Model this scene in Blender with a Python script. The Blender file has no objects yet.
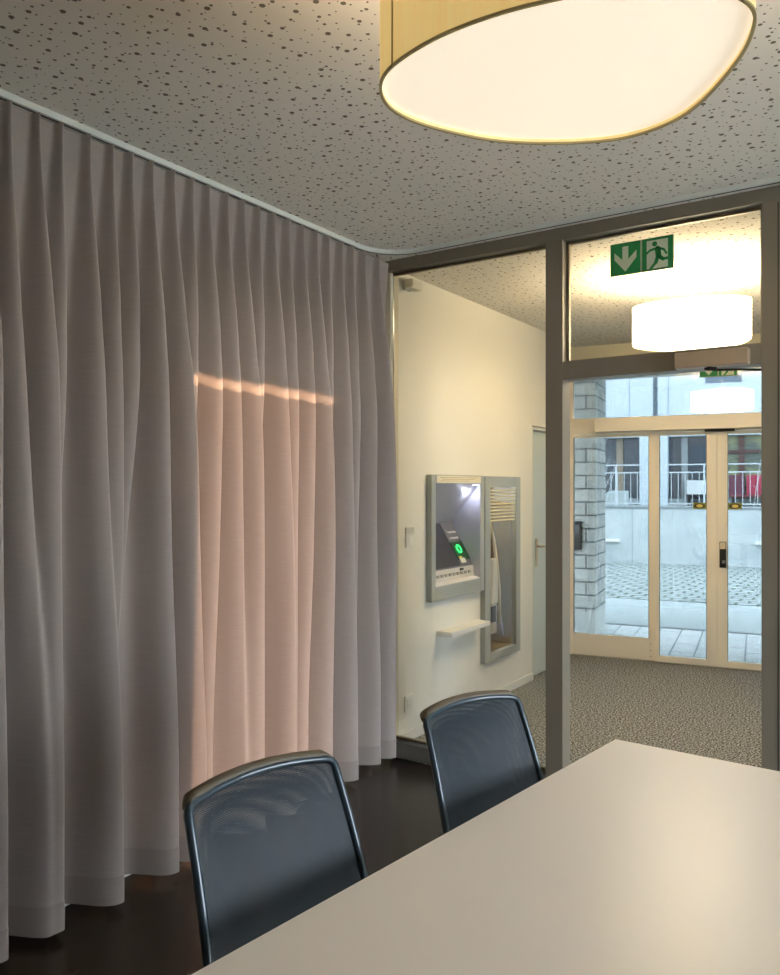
import bpy, bmesh, math, random
from mathutils import Vector, Matrix
random.seed(7)
S = bpy.context.scene
C = S.collection
PI = math.pi
CEIL = 2.76

# ------------------------------------------------------------------ helpers
def lin(c):
    c /= 255.0
    return c / 12.92 if c <= 0.04045 else ((c + 0.055) / 1.055) ** 2.4
def rgb(r, g, b): return (lin(r), lin(g), lin(b), 1)

def mat(name, col, rough=0.6, metal=0.0, emit=None, es=0.0, spec=0.5, noise=None, bump=None, coat=0.0):
    m = bpy.data.materials.new(name); m.use_nodes = True
    nt = m.node_tree; N = nt.nodes; L = nt.links; b = N['Principled BSDF']
    b.inputs['Base Color'].default_value = col
    b.inputs['Roughness'].default_value = rough
    b.inputs['Metallic'].default_value = metal
    b.inputs['Specular IOR Level'].default_value = spec
    b.inputs['Coat Weight'].default_value = coat
    if emit:
        b.inputs['Emission Color'].default_value = emit
        b.inputs['Emission Strength'].default_value = es
    tc = None
    def coord(sc=(1, 1, 1)):
        tc = N.new('ShaderNodeTexCoord'); mp = N.new('ShaderNodeMapping'); mp.inputs['Scale'].default_value = sc
        L.new(tc.outputs['Object'], mp.inputs['Vector']); return mp.outputs['Vector']
    if noise:                      # (scale, colour2, lo, hi, detail, stretch)
        sc, c2, lo, hi = noise[:4]
        st = noise[5] if len(noise) > 5 else (1, 1, 1)
        n = N.new('ShaderNodeTexNoise'); n.inputs['Scale'].default_value = sc
        n.inputs['Detail'].default_value = noise[4] if len(noise) > 4 else 4
        L.new(coord(st), n.inputs['Vector'])
        r = N.new('ShaderNodeValToRGB'); r.color_ramp.elements[0].position = lo; r.color_ramp.elements[1].position = hi
        r.color_ramp.elements[0].color = col; r.color_ramp.elements[1].color = c2
        L.new(n.outputs['Fac'], r.inputs['Fac']); L.new(r.outputs['Color'], b.inputs['Base Color'])
    if bump:                       # (scale, strength, distance, stretch)
        n = N.new('ShaderNodeTexNoise'); n.inputs['Scale'].default_value = bump[0]; n.inputs['Detail'].default_value = 3
        L.new(coord(bump[3] if len(bump) > 3 else (1, 1, 1)), n.inputs['Vector'])
        bp = N.new('ShaderNodeBump'); bp.inputs['Strength'].default_value = bump[1]; bp.inputs['Distance'].default_value = bump[2]
        L.new(n.outputs['Fac'], bp.inputs['Height']); L.new(bp.outputs['Normal'], b.inputs['Normal'])
    return m

def glass_mat(name, tint=(0.97, 0.985, 0.98, 1), ior=1.45, gain=1.0):
    m = bpy.data.materials.new(name); m.use_nodes = True
    nt = m.node_tree; N = nt.nodes; L = nt.links; N.clear()
    o = N.new('ShaderNodeOutputMaterial'); t = N.new('ShaderNodeBsdfTransparent'); g = N.new('ShaderNodeBsdfGlossy')
    t.inputs['Color'].default_value = tint; g.inputs['Roughness'].default_value = 0.0
    f = N.new('ShaderNodeFresnel'); f.inputs['IOR'].default_value = ior
    mu = N.new('ShaderNodeMath'); mu.operation = 'MULTIPLY'; mu.inputs[1].default_value = gain
    mx = N.new('ShaderNodeMixShader'); L.new(f.outputs[0], mu.inputs[0]); L.new(mu.outputs[0], mx.inputs[0])
    L.new(t.outputs[0], mx.inputs[1]); L.new(g.outputs[0], mx.inputs[2]); L.new(mx.outputs[0], o.inputs[0])
    return m

class MB:
    """collects shapes in one bmesh, then links them as one object"""
    def __init__(s): s.bm = bmesh.new(); s.uv = None
    def box(s, x0, x1, y0, y1, z0, z1, M=None):
        P = [Vector((x, y, z)) for z in (z0, z1) for y in (y0, y1) for x in (x0, x1)]
        if M: P = [M @ p for p in P]
        v = [s.bm.verts.new(p) for p in P]
        for f in ((0, 2, 3, 1), (4, 5, 7, 6), (0, 1, 5, 4), (2, 6, 7, 3), (0, 4, 6, 2), (1, 3, 7, 5)):
            s.bm.faces.new([v[i] for i in f])
        return s
    def prism(s, pts, d, M=None):
        """polygon pts (3D list) extruded by vector d"""
        d = Vector(d); A = [Vector(p) for p in pts]; B = [p + d for p in A]
        if M: A = [M @ p for p in A]; B = [M @ p for p in B]
        a = [s.bm.verts.new(p) for p in A]; b = [s.bm.verts.new(p) for p in B]
        s.bm.faces.new(a[::-1]); s.bm.faces.new(b)
        n = len(a)
        for i in range(n): s.bm.faces.new([a[i], a[(i + 1) % n], b[(i + 1) % n], b[i]])
        return s
    def tube(s, pts, r, seg=10, closed=False, flat=None, up=None):
        """tube along pts; r a number or a list; flat: list of (ru, rv) ellipse radii"""
        pts = [Vector(p) for p in pts]; n = len(pts); rings = []
        ref = Vector(up) if up else None
        last = None
        for i, p in enumerate(pts):
            if closed: t = pts[(i + 1) % n] - pts[i - 1]
            else: t = pts[min(i + 1, n - 1)] - pts[max(i - 1, 0)]
            t.normalize()
            a = ref if ref else (last if last else (Vector((0, 0, 1)) if abs(t.z) < 0.9 else Vector((1, 0, 0))))
            u = (a - t * a.dot(t)).normalized(); w = t.cross(u); last = u
            ru, rw = flat[i] if flat else ((r[i], r[i]) if isinstance(r, (list, tuple)) else (r, r))
            rings.append([s.bm.verts.new(p + u * ru * math.cos(2 * PI * k / seg) + w * rw * math.sin(2 * PI * k / seg)) for k in range(seg)])
        m = n if closed else n - 1
        for i in range(m):
            A = rings[i]; B = rings[(i + 1) % n]
            for k in range(seg): s.bm.faces.new([A[k], A[(k + 1) % seg], B[(k + 1) % seg], B[k]])
        if not closed:
            s.bm.faces.new(rings[0][::-1]); s.bm.faces.new(rings[-1])
        return s
    def cyl(s, p0, p1, r, seg=20): return s.tube([p0, p1], r, seg)
    def build(s, name, m, parent=None, loc=None, rotz=0, bevel=0, smooth=False):
        bmesh.ops.recalc_face_normals(s.bm, faces=s.bm.faces)
        me = bpy.data.meshes.new(name); s.bm.to_mesh(me); s.bm.free()
        me.materials.append(m); o = bpy.data.objects.new(name, me); C.objects.link(o)
        if parent: o.parent = parent
        if loc: o.location = loc
        if rotz: o.rotation_euler.z = rotz
        if smooth:
            for p in me.polygons: p.use_smooth = True
        if bevel:
            b = o.modifiers.new('bevel', 'BEVEL'); b.width = bevel; b.segments = 2; b.limit_method = 'ANGLE'; b.angle_limit = 0.7
        return o

def tag(o, label=None, cat=None, group=None, kind=None):
    if label: o['label'] = label
    if cat: o['category'] = cat
    if group: o['group'] = group
    if kind: o['kind'] = kind
    return o
def empty(name, loc=(0, 0, 0), rotz=0):
    o = bpy.data.objects.new(name, None); C.objects.link(o); o.location = loc; o.rotation_euler.z = rotz
    o.empty_display_size = 0.1
    return o
def copy_tree(o, parent=None):
    c = o.copy(); C.objects.link(c); c.parent = parent
    for ch in [x for x in bpy.data.objects if x.parent == o]: copy_tree(ch, c)
    return c
def struct(o, label=None, cat=None): return tag(o, label, cat, None, 'structure')

# the entrance front stands at an angle to the meeting room: s along it, v outwards, z up
PHI = math.atan(0.16)
F0 = Vector((-2.672, 6.79, 0)); FU = Vector((math.cos(PHI), math.sin(PHI), 0)); FN = Vector((-math.sin(PHI), math.cos(PHI), 0))
def FP(s, v, z=0): return F0 + FU * s + FN * v + Vector((0, 0, z))

# ------------------------------------------------------------------ materials
def ceiling_mat():
    m = mat('perforated_gypsum', rgb(226, 221, 212), 0.9)
    nt = m.node_tree; N = nt.nodes; L = nt.links; b = N['Principled BSDF']
    tc = N.new('ShaderNodeTexCoord')
    fac = None
    for sc, r0, r1, off in ((15.5, 0.07, 0.135, 0), (25.0, 0.05, 0.105, 3.3)):
        mp = N.new('ShaderNodeMapping'); mp.inputs['Location'].default_value = (off, off * 2, 0)
        L.new(tc.outputs['Object'], mp.inputs['Vector'])
        v = N.new('ShaderNodeTexVoronoi'); v.voronoi_dimensions = '2D'; v.inputs['Scale'].default_value = sc
        v.inputs['Randomness'].default_value = 0.85
        L.new(mp.outputs['Vector'], v.inputs['Vector'])
        sp = N.new('ShaderNodeSeparateColor'); L.new(v.outputs['Color'], sp.inputs[0])
        mr = N.new('ShaderNodeMapRange'); mr.inputs['To Min'].default_value = r0; mr.inputs['To Max'].default_value = r1
        L.new(sp.outputs[0], mr.inputs['Value'])
        lt = N.new('ShaderNodeMath'); lt.operation = 'LESS_THAN'; L.new(v.outputs['Distance'], lt.inputs[0]); L.new(mr.outputs[0], lt.inputs[1])
        if fac is None: fac = lt.outputs[0]
        else:
            mx = N.new('ShaderNodeMath'); mx.operation = 'MAXIMUM'; L.new(fac, mx.inputs[0]); L.new(lt.outputs[0], mx.inputs[1]); fac = mx.outputs[0]
    mi = N.new('ShaderNodeMix'); mi.data_type = 'RGBA'; mi.inputs[6].default_value = rgb(226, 221, 212); mi.inputs[7].default_value = rgb(112, 103, 92)
    L.new(fac, mi.inputs[0]); L.new(mi.outputs[2], b.inputs['Base Color'])
    return m
M_ceil = ceiling_mat()
M_wall = mat('wall_paint', rgb(236, 234, 226), 0.85, bump=(220, 0.08, 0.002))
M_wallroom = mat('room_wall_paint', rgb(222, 216, 206), 0.85)
M_floor = mat('dark_screed', rgb(42, 36, 32), 0.27, noise=(3.0, rgb(62, 53, 46), 0.3, 0.75, 8), bump=(14, 0.05, 0.003))
M_frame = mat('dark_bronze_metal', rgb(134, 127, 114), 0.42, 0.15, spec=0.5)
M_frame_in = mat('bronze_glazing_bead', rgb(150, 138, 116), 0.4, 0.2)
M_track = mat('white_track', rgb(214, 220, 216), 0.5)
M_glass = glass_mat('clear_glass')
M_glass_entry = glass_mat('entrance_glass', (0.40, 0.43, 0.445, 1), 1.5, 1.3)
M_glass_warm = glass_mat('bronze_tinted_glass', (1.0, 1.0, 1.0, 1))
M_glass_dim = glass_mat('dimmed_glass', (0.36, 0.335, 0.31, 1))  # tint added to dim sun and sky through the curtain window
M_white = mat('white_plastic', rgb(236, 235, 230), 0.45)
M_cream = mat('cream_powder_coat', rgb(250, 243, 228), 0.45)
M_black = mat('black_plastic', rgb(26, 27, 28), 0.4)
M_dark = mat('dark_metal', rgb(48, 46, 44), 0.4, 0.4)
M_chrome = mat('brushed_steel', rgb(178, 176, 170), 0.32, 0.9)
M_brass = mat('champagne_metal', rgb(190, 172, 142), 0.35, 0.5)
M_silver = mat('silver_paint', rgb(168, 173, 168), 0.38, 0.15)
M_table = mat('table_laminate', rgb(244, 238, 231), 0.34, spec=0.5)
M_edge = mat('table_edge', rgb(96, 82, 62), 0.6)

def carpet_mat():
    m = mat('speckled_carpet', rgb(120, 116, 110), 0.98, spec=0.1)
    nt = m.node_tree; N = nt.nodes; L = nt.links; b = N['Principled BSDF']
    tc = N.new('ShaderNodeTexCoord'); n = N.new('ShaderNodeTexNoise'); n.inputs['Scale'].default_value = 88; n.inputs['Detail'].default_value = 3
    n.inputs['Roughness'].default_value = 0.75
    L.new(tc.outputs['Object'], n.inputs['Vector'])
    r = N.new('ShaderNodeValToRGB'); e = r.color_ramp.elements
    e[0].position = 0.42; e[0].color = rgb(50, 49, 47); e[1].position = 0.60; e[1].color = rgb(212, 213, 210)
    x = r.color_ramp.elements.new(0.5); x.color = rgb(130, 129, 125)
    L.new(n.outputs['Fac'], r.inputs['Fac']); L.new(r.outputs['Color'], b.inputs['Base Color'])
    bp = N.new('ShaderNodeBump'); bp.inputs['Strength'].default_value = 0.25; bp.inputs['Distance'].default_value = 0.004
    L.new(n.outputs['Fac'], bp.inputs['Height']); L.new(bp.outputs['Normal'], b.inputs['Normal'])
    return m
M_carpet = carpet_mat()

def curtain_mat(name, trans=0.17, col=(172, 163, 158)):
    m = bpy.data.materials.new(name); m.use_nodes = True
    nt = m.node_tree; N = nt.nodes; L = nt.links; N.clear()
    o = N.new('ShaderNodeOutputMaterial'); d = N.new('ShaderNodeBsdfDiffuse'); t = N.new('ShaderNodeBsdfTranslucent'); mx = N.new('ShaderNodeMixShader')
    d.inputs['Color'].default_value = rgb(*col); t.inputs['Color'].default_value = rgb(*col)
    tc = N.new('ShaderNodeTexCoord'); mp = N.new('ShaderNodeMapping'); mp.inputs['Scale'].default_value = (1, 14, 160)
    n = N.new('ShaderNodeTexNoise'); n.inputs['Scale'].default_value = 1.6; n.inputs['Detail'].default_value = 4
    L.new(tc.outputs['Object'], mp.inputs[0]); L.new(mp.outputs[0], n.inputs['Vector'])
    r = N.new('ShaderNodeValToRGB'); r.color_ramp.elements[0].position = 0.3; r.color_ramp.elements[1].position = 0.7
    c = rgb(*col); r.color_ramp.elements[0].color = tuple(x * 0.93 for x in c[:3]) + (1,); r.color_ramp.elements[1].color = c
    L.new(n.outputs['Fac'], r.inputs[0]); L.new(r.outputs[0], d.inputs['Color']); L.new(r.outputs[0], t.inputs['Color'])
    mx.inputs[0].default_value = trans
    L.new(d.outputs[0], mx.inputs[1]); L.new(t.outputs[0], mx.inputs[2]); L.new(mx.outputs[0], o.inputs[0])
    return m
M_curtain = curtain_mat('curtain_cloth')
M_hem = curtain_mat('curtain_hem_cloth', 0.08, (162, 153, 147))

# ------------------------------------------------------------------ camera
cd = bpy.data.cameras.new('camera'); cam = bpy.data.objects.new('camera', cd); C.objects.link(cam)
cd.sensor_fit = 'HORIZONTAL'; cd.sensor_width = 36; cd.lens = 790 / 780 * 36; cd.clip_start = 0.02
cam.location = (0, 0, 1.5); cam.rotation_euler = (PI / 2, 0, math.radians(34)); S.camera = cam

# ------------------------------------------------------------------ room shell
YP = 3.635      # room face of the glazed partition
RX = 2.5        # right wall
YB = -2.0
MB().box(-2.6, RX, YB, YP + 0.02, -0.1, 0).build('floor', M_floor).__setitem__('kind', 'structure')
m = MB(); A = FP(-0.3, 0.06); B = FP(5.6, 0.06)
m.prism([(-2.95, YP + 0.02, -0.1), (RX, YP + 0.02, -0.1), (RX, B.y - (B.x - RX) * 0.16, -0.1), (A.x, A.y, -0.1)], (0, 0, 0.1))
o = m.build('floor_vestibule', M_carpet); struct(o, 'grey and beige speckled carpet of the entrance vestibule', 'carpet')
MB().box(-2.75, RX, YB, YP + 0.03, CEIL, CEIL + 0.1).build('ceiling', M_ceil)['kind'] = 'structure'
m = MB(); m.prism([(-2.95, YP + 0.03, CEIL), (RX, YP + 0.03, CEIL), (RX, B.y - (B.x - RX) * 0.16, CEIL), (A.x, A.y, CEIL)], (0, 0, 0.1))
m.build('ceiling_vestibule', M_ceil)['kind'] = 'structure'
# wall behind the curtain, window opening from Y 2.12 to 3.5
WX0, WX1 = -2.8, -2.6
m = MB()
m.box(WX0, WX1, YB, 2.12, 0, CEIL); m.box(WX0, WX1, 3.5, YP, 0, CEIL); m.box(WX0, WX1, 2.12, 3.5, 2.3, CEIL)
m.build('wall_left', M_wallroom)['kind'] = 'structure'
o = MB().box(-2.6, -2.545, YB, 3.6, 0.0, 0.035).build('baseboard_left', M_track); struct(o)
w = empty('window_1', (-2.7, 2.81, 0)); struct(w, 'floor-length window behind the grey curtain', 'window')
f = MB(); Z1 = 2.3
for y in (-0.69, 0.64): f.box(-0.03, 0.03, y, y + 0.05, 0.0, Z1)
f.box(-0.03, 0.03, -0.64, 0.64, 0.0, 0.05).box(-0.03, 0.03, -0.64, 0.64, Z1 - 0.05, Z1)
f.build('window_frame', M_white, w)
MB().box(-0.006, 0.006, -0.64, 0.64, 0.05, 2.02).build('pane', M_glass_dim, w)
MB().box(-0.006, 0.006, -0.64, 0.64, 2.02, Z1 - 0.05).build('upper_pane', glass_mat('part_dimmed_glass', (.75, .73, .7, 1)), w)  # upper part added with less tint for a brighter sun strip
# right wall with a wide window band (out of the picture, the room's daylight)
m = MB()
WY0, WY1, WZ0, WZ1 = 1.3, 3.6, 0.05, 2.05
m.box(RX, RX + 0.2, YB, WY0, 0, CEIL); m.box(RX, RX + 0.2, WY1, 3.9, 0, CEIL); m.box(RX, RX + 0.2, 6.6, 8.0, 0, CEIL)
m.box(RX, RX + 0.2, 3.9, 6.6, 2.6, CEIL)
m.box(RX, RX + 0.2, WY0, WY1, 0, WZ0); m.box(RX, RX + 0.2, WY0, WY1, WZ1, CEIL)
m.build('wall_right', M_wallroom)['kind'] = 'structure'
w = empty('window_2', (RX + 0.1, (WY0 + WY1) / 2, 0)); struct(w, 'wide window in the right wall of the meeting room', 'window')
f = MB()
for y in (-1.15, -0.025, 1.1): f.box(-0.03, 0.03, y, y + 0.05, WZ0, WZ1)
f.box(-0.03, 0.03, -1.15, 1.15, WZ0, WZ0 + 0.05).box(-0.03, 0.03, -1.15, 1.15, WZ1 - 0.05, WZ1)
f.build('window_frame', M_frame, w)
MB().box(-0.005, 0.005, -1.14, 1.14, WZ0 + 0.04, WZ1 - 0.04).build('pane', M_glass_warm, w)
w = empty('window_4', (RX + 0.1, 5.25, 0)); struct(w, 'unseen tall window added to light the vestibule from the right', 'window')  # window added out of view for side light on curtain and vestibule
f = MB()
for y in (-1.35, -0.025, 1.3): f.box(-0.03, 0.03, y, y + 0.05, 0.0, 2.6)
f.box(-0.03, 0.03, -1.35, 1.35, 0.0, 0.05).box(-0.03, 0.03, -1.35, 1.35, 2.55, 2.6)
f.build('window_frame', M_cream, w)
MB().box(-0.005, 0.005, -1.32, 1.32, 0.04, 2.56).build('pane', glass_mat('grey_tinted_glass', (.26, .285, .30, 1)), w)
MB().box(-2.8, RX + 0.2, YB - 0.2, YB, 0, CEIL).build('wall_back', mat('back_wall_paint', rgb(150, 142, 134), 0.85))['kind'] = 'structure'

# vestibule side wall with the cash machine
m = MB()
VW = -2.53
# openings: cash machine recess and deposit unit recess
A0, A1, AZ0, AZ1 = 4.19, 4.80, 0.85, 1.535
D0, D1, DZ0, DZ1 = 4.93, 5.37, 0.335, 1.51
m.box(-2.95, VW, YP + 0.0, A0, 0, CEIL)
m.box(-2.95, VW, A1, D0, 0, CEIL)
m.box(-2.95, VW, A0, A1, 0, AZ0).box(-2.95, VW, A0, A1, AZ1, CEIL)
m.box(-2.95, VW, D0, D1, 0, DZ0).box(-2.95, VW, D0, D1, DZ1, CEIL)
m.box(-2.95, VW, D1, 5.735, 0, CEIL)
m.box(-2.95, VW, 5.735, 6.38, 1.985, CEIL)
m.box(-2.95, -2.65, 6.38, 6.80, 0, CEIL)
m.box(-2.95, -2.62, 5.735, 6.38, 0, 1.985)
m.box(-2.65, VW, 6.372, 6.38, 0, CEIL)
m.box(-2.96, -2.90, YP, 6.9, 0, CEIL)
m.build('wall_vestibule', M_wall)['kind'] = 'structure'
m = MB(); m.box(VW, VW + 0.012, YP + 0.1, 5.735, 0, 0.055)
m.build('baseboard_vestibule', M_white)['kind'] = 'structure'
d = empty('door_2', (-2.56, 5.75, 0)); struct(d, 'pale grey flush door in the cream vestibule wall, half behind the dark post', 'door')
MB().box(-0.03, 0, 0.0, 0.61, 0.005, 1.95).build('door_leaf', mat('pale_door_paint', rgb(205, 214, 212), 0.5), d)
MB().box(-0.03, 0.032, -0.015, 0.0, 0, 1.975).box(-0.03, 0.032, 0.0, 0.62, 1.955, 1.975).build('door_frame', mat('door_frame_paint', rgb(222, 222, 212), 0.5), d)
h = MB()\
    .box(0, 0.008, 0.115, 0.155, 0.87, 1.09).build('escutcheon', M_brass, d, bevel=0.002)
MB().cyl((0.0, 0.135, 1.03), (0.05, 0.135, 1.03), 0.009).tube([(0.045, 0.13, 1.03), (0.047, 0.18, 1.03), (0.045, 0.25, 1.028)], 0.009).build('door_handle', M_brass, h, smooth=True)

# ------------------------------------------------------------------ glazed partition
p = empty('window_3', (0, YP, 0)); struct(p, 'dark bronze framed glass partition between meeting room and vestibule', 'glass partition')
T = 0.10
XL, XA, XB, XC, XD = -2.462, -1.533, -1.445, -0.564, -0.44
f = MB()
f.box(-2.6, RX, 0, T, 2.70, CEIL)                       # head
f.build('head_rail', M_frame, p, bevel=0.002)
MB().box(XA, XB, 0, T, 0, 2.70).build('post', M_frame, p, bevel=0.002)
o = MB().box(XC, XD, 0, T, 0, 2.70).build('post', M_frame, p, bevel=0.002)
MB().box(XC + 0.062, XC + 0.066, -0.001, 0.01, 0, 2.69).build('groove', M_dark, o)
MB().box(1.2, 1.29, 0, T, 0, 2.70).build('post', M_frame, p)
MB().box(XB, XC, 0.0, T, 2.022, 2.108).build('transom', M_frame, p, bevel=0.002)
for a, b in ((-2.45, XA), (XD, 1.2), (1.29, RX)):
    MB().box(a, b, 0.0, T, 0.012, 0.095).build('sill_rail', mat('grey_sill_metal', rgb(112, 110, 104), 0.45, 0.2), p, bevel=0.002)
MB().box(-2.6, XL, 0.02, T, 0.0, 2.70).build('jamb', mat('lit_jamb', rgb(214, 205, 182), 0.5), p)  # yellowish vestibule light put into the jamb colour
# beads and panes
def bead(x0, x1, z0, z1):
    b = MB(); t = 0.012
    b.box(x0, x1, 0.055, 0.075, z1 - t, z1) ; b.box(x0, x1, 0.055, 0.075, z0, z0 + t); (x0 > -2) and b.box(x0, x0 + t, 0.055, 0.075, z0 + t, z1 - t)
    b.box(x1 - t, x1, 0.055, 0.075, z0 + t, z1 - t)
    b.build('glazing_bead', M_frame_in, p)
    MB().box(x0 + 0.004, x1 - 0.004, 0.04, 0.05, z0 + 0.004, z1 - 0.004).build('pane', M_glass, p)
bead(XL, XA, 0.095, 2.70); bead(XB, XC, 2.108, 2.70); bead(XD, 1.2, 0.095, 2.70); bead(1.29, RX, 0.095, 2.70)
# door leaf of the partition, swung open into the vestibule
d = empty('door_1', (XC + 0.03, YP + T + 0.02, 0)); struct(d, 'glass door of the partition, standing open into the vestibule', 'door')
d.rotation_euler.z = math.radians(86)
f = MB(); f.box(0, 0.05, -0.045, 0, 0.01, 2.01).box(0.80, 0.85, -0.045, 0, 0.01, 2.01).box(0.05, 0.80, -0.045, 0, 0.01, 0.09).box(0.05, 0.80, -0.045, 0, 1.94, 2.01)
f.build('door_frame', M_frame, d); MB().box(0.05, 0.80, -0.028, -0.018, 0.09, 1.94).build('pane', M_glass, d)
# door closer on the transom
c = empty('door_closer', (-0.755, YP, 2.055)); tag(c, 'long bronze door closer box fixed on the partition transom under the ceiling lamp', 'door closer')
MB().box(-0.15, 0.148, -0.06, 0.0, -0.034, 0.034).build('body', mat('closer_bronze', rgb(178, 162, 142), 0.38, 0.3), c, bevel=0.003)
MB().cyl((-0.01, -0.03, -0.05), (-0.01, -0.03, -0.03), 0.013).box(-0.03, 0.02, -0.04, -0.02, -0.046, -0.037).build('pivot', M_dark, c)
MB().tube([(-0.01, -0.03, -0.046), (0.13, 0.02, -0.05), (0.24, 0.1, -0.052)], 0.005, 8).build('arm', M_dark, c)

# ------------------------------------------------------------------ exit signs
M_green = mat('sign_green', rgb(34, 146, 78), 0.5)
M_signw = mat('sign_white', rgb(214, 226, 200), 0.5)
M_signedge = mat('sign_edge', rgb(196, 196, 176), 0.5)
def capsule(m, a, b, r, y0, dy, seg=8, r2=None):
    r2 = r if r2 is None else r2
    a = Vector((a[0], a[1])); b = Vector((b[0], b[1])); d = (b - a).normalized(); n = Vector((-d.y, d.x)); P = []
    for k in range(seg + 1):
        t = PI / 2 + PI * k / seg; q = a + r * (d * math.cos(t) + n * math.sin(t)); P.append((q.x, y0, q.y))
    for k in range(seg + 1):
        t = -PI / 2 + PI * k / seg; q = b + r2 * (d * math.cos(t) + n * math.sin(t)); P.append((q.x, y0, q.y))
    m.prism(P, (0, dy, 0))
def exit_sign(loc, rotz, label):
    e = empty('exit_sign', loc, rotz); tag(e, label, 'exit sign', None)
    h = 0.15; k = h
    MB().box(-0.145, 0.145, -0.004, 0.004, 0, h + 0.002).build('sign_plate', M_signedge, e)
    MB().box(-0.142, -0.004, -0.006, -0.004, 0.003, h - 0.001).box(0.004, 0.142, -0.006, -0.004, 0.003, h - 0.001).build('green_field', M_green, e)
    a = MB(); x0 = -0.148
    pts = [(0.50, 0.10), (0.16, 0.50), (0.16, 0.72), (0.41, 0.47), (0.41, 0.88), (0.59, 0.88), (0.59, 0.47), (0.84, 0.72), (0.84, 0.50)]
    a.prism([(x0 + px * k, -0.0075, pz * k) for px, pz in pts], (0, 0.002, 0)); a.build('arrow', M_signw, e)
    x0 = 0.0
    MB().box(x0 + 0.17 * k, x0 + 0.80 * k, -0.0075, -0.0055, 0.06 * k, 0.92 * k).build('door_symbol', M_signw, e)
    r = MB(); Q = lambda px, pz: (x0 + px * k, pz * k)
    capsule(r, Q(.41, .80), Q(.412, .802), .075 * k, -0.009, 0.002)
    capsule(r, Q(.50, .64), Q(.53, .42), .085 * k, -0.009, 0.002)
    capsule(r, Q(.46, .66), Q(.27, .62), .035 * k, -0.009, 0.002); capsule(r, Q(.27, .62), Q(.17, .54), .03 * k, -0.009, 0.002)
    capsule(r, Q(.52, .66), Q(.68, .60), .035 * k, -0.009, 0.002); capsule(r, Q(.68, .60), Q(.76, .47), .03 * k, -0.009, 0.002)
    capsule(r, Q(.55, .40), Q(.66, .31), .055 * k, -0.009, 0.002); capsule(r, Q(.66, .31), Q(.92, .33), .04 * k, -0.009, 0.002)
    capsule(r, Q(.50, .40), Q(.45, .24), .055 * k, -0.009, 0.002); capsule(r, Q(.45, .24), Q(.30, .07), .04 * k, -0.009, 0.002)
    r.build('running_figure', M_green, e)
    return e
exit_sign((-1.075, YP + 0.032, 2.490), 0, 'green and white emergency exit sign on the upper partition pane, the larger one')
q = FP(1.275, -0.03); exit_sign((q.x, q.y, 2.42), PHI, 'green emergency exit sign on the entrance transom glass, partly behind the door closer')

# ------------------------------------------------------------------ lamps
def closed_curve(P, n=8):
    out = []; N = len(P)
    for i in range(N):
        p0, p1, p2, p3 = (Vector(P[(i + j) % N]) for j in (-1, 0, 1, 2))
        for k in range(n):
            t = k / n
            out.append(0.5 * ((2 * p1) + (p2 - p0) * t + (2 * p0 - 5 * p1 + 4 * p2 - p3) * t * t + (3 * p1 - p0 - 3 * p2 + p3) * t ** 3))
    return out
raw = [(-.955, 1.415), (-.890, 1.335), (-.777, 1.290), (-.660, 1.281), (-.541, 1.298), (-.42, 1.335), (-.315, 1.405), (-.253, 1.502), (-.262, 1.600), (-.325, 1.725), (-.445, 1.868), (-.576, 1.915), (-.700, 1.880), (-.835, 1.775), (-.925, 1.635), (-.968, 1.514)]
LH = 0.82; sc = LH / 0.85
raw = [((x if x > -.7 else x - .022 * min(1, (-.7 - x) / .2)) * sc, y * sc) for x, y in raw]
LCX = sum(a for a, b in raw) / len(raw); LCY = sum(b for a, b in raw) / len(raw)
OUT = closed_curve([(a - LCX, b - LCY, 0) for a, b in raw])
def lamp_mats(sfx, shade_e, diff_e):
    sh = mat('shade_fabric' + sfx, rgb(236, 220, 178), 0.9, emit=shade_e[0], es=shade_e[1], noise=(60, rgb(226, 208, 160), 0.3, 0.7, 3, (1, 1, .05)))
    di = mat('diffuser' + sfx, rgb(246, 240, 224), 0.7, emit=diff_e[0], es=diff_e[1])
    return sh, di
def ring_wall(m, pts, z0, z1, t):
    n = len(pts); c = Vector((0, 0, 0)); inn = []
    for i, q in enumerate(pts):
        d = (pts[(i + 1) % n] - pts[i - 1]).normalized(); nrm = Vector((d.y, -d.x, 0))
        if nrm.dot(q - c) > 0: nrm = -nrm
        inn.append(q + nrm * t)
    R = [[m.bm.verts.new((q.x, q.y, z)) for q in P] for P, z in ((pts, z0), (pts, z1), (inn, z1), (inn, z0))]
    for a in range(4):
        A = R[a]; B = R[(a + 1) % 4]
        for i in range(n): m.bm.faces.new([A[i], A[(i + 1) % n], B[(i + 1) % n], B[i]])
    return inn
def ceiling_lamp(loc, rotz, label, sh, di, rim):
    e = empty('ceiling_lamp', loc, rotz); tag(e, label, 'ceiling lamp', None); H = 0.22
    m = MB(); inn = ring_wall(m, OUT, 0, H, 0.004); o = m.build('lamp_shade', sh, e, smooth=True)
    s = o.modifiers.new('es', 'EDGE_SPLIT'); s.split_angle = 0.9
    m = MB(); ring_wall(m, [q * 1.004 for q in OUT], -0.002, 0.003, 0.006); m.build('rim', rim, o)
    m = MB(); i = OUT[10] * 1.003; m.box(i.x - 0.0015, i.x + 0.0015, i.y - 0.0015, i.y + 0.0015, 0, H); m.build('seam', rim, o)
    m = MB(); m.prism([(q.x, q.y, 0.010) for q in inn], (0, 0, 0.004)); m.build('diffuser', di, e)
    # bulb holder, wires, ceiling cup
    m = MB(); m.cyl((0, 0, H), (0, 0, CEIL - loc[2] - 0.03), 0.006, 8); m.tube([(-.28, 0, H - 0.02), (0, 0, H), (.28, 0, H - 0.02)], 0.004, 6)
    m.build('suspension', M_white, e)
    MB().cyl((0, 0, CEIL - loc[2] - 0.03), (0, 0, CEIL - loc[2]), 0.05).build('ceiling_cup', M_white, e)
    return e
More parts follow.
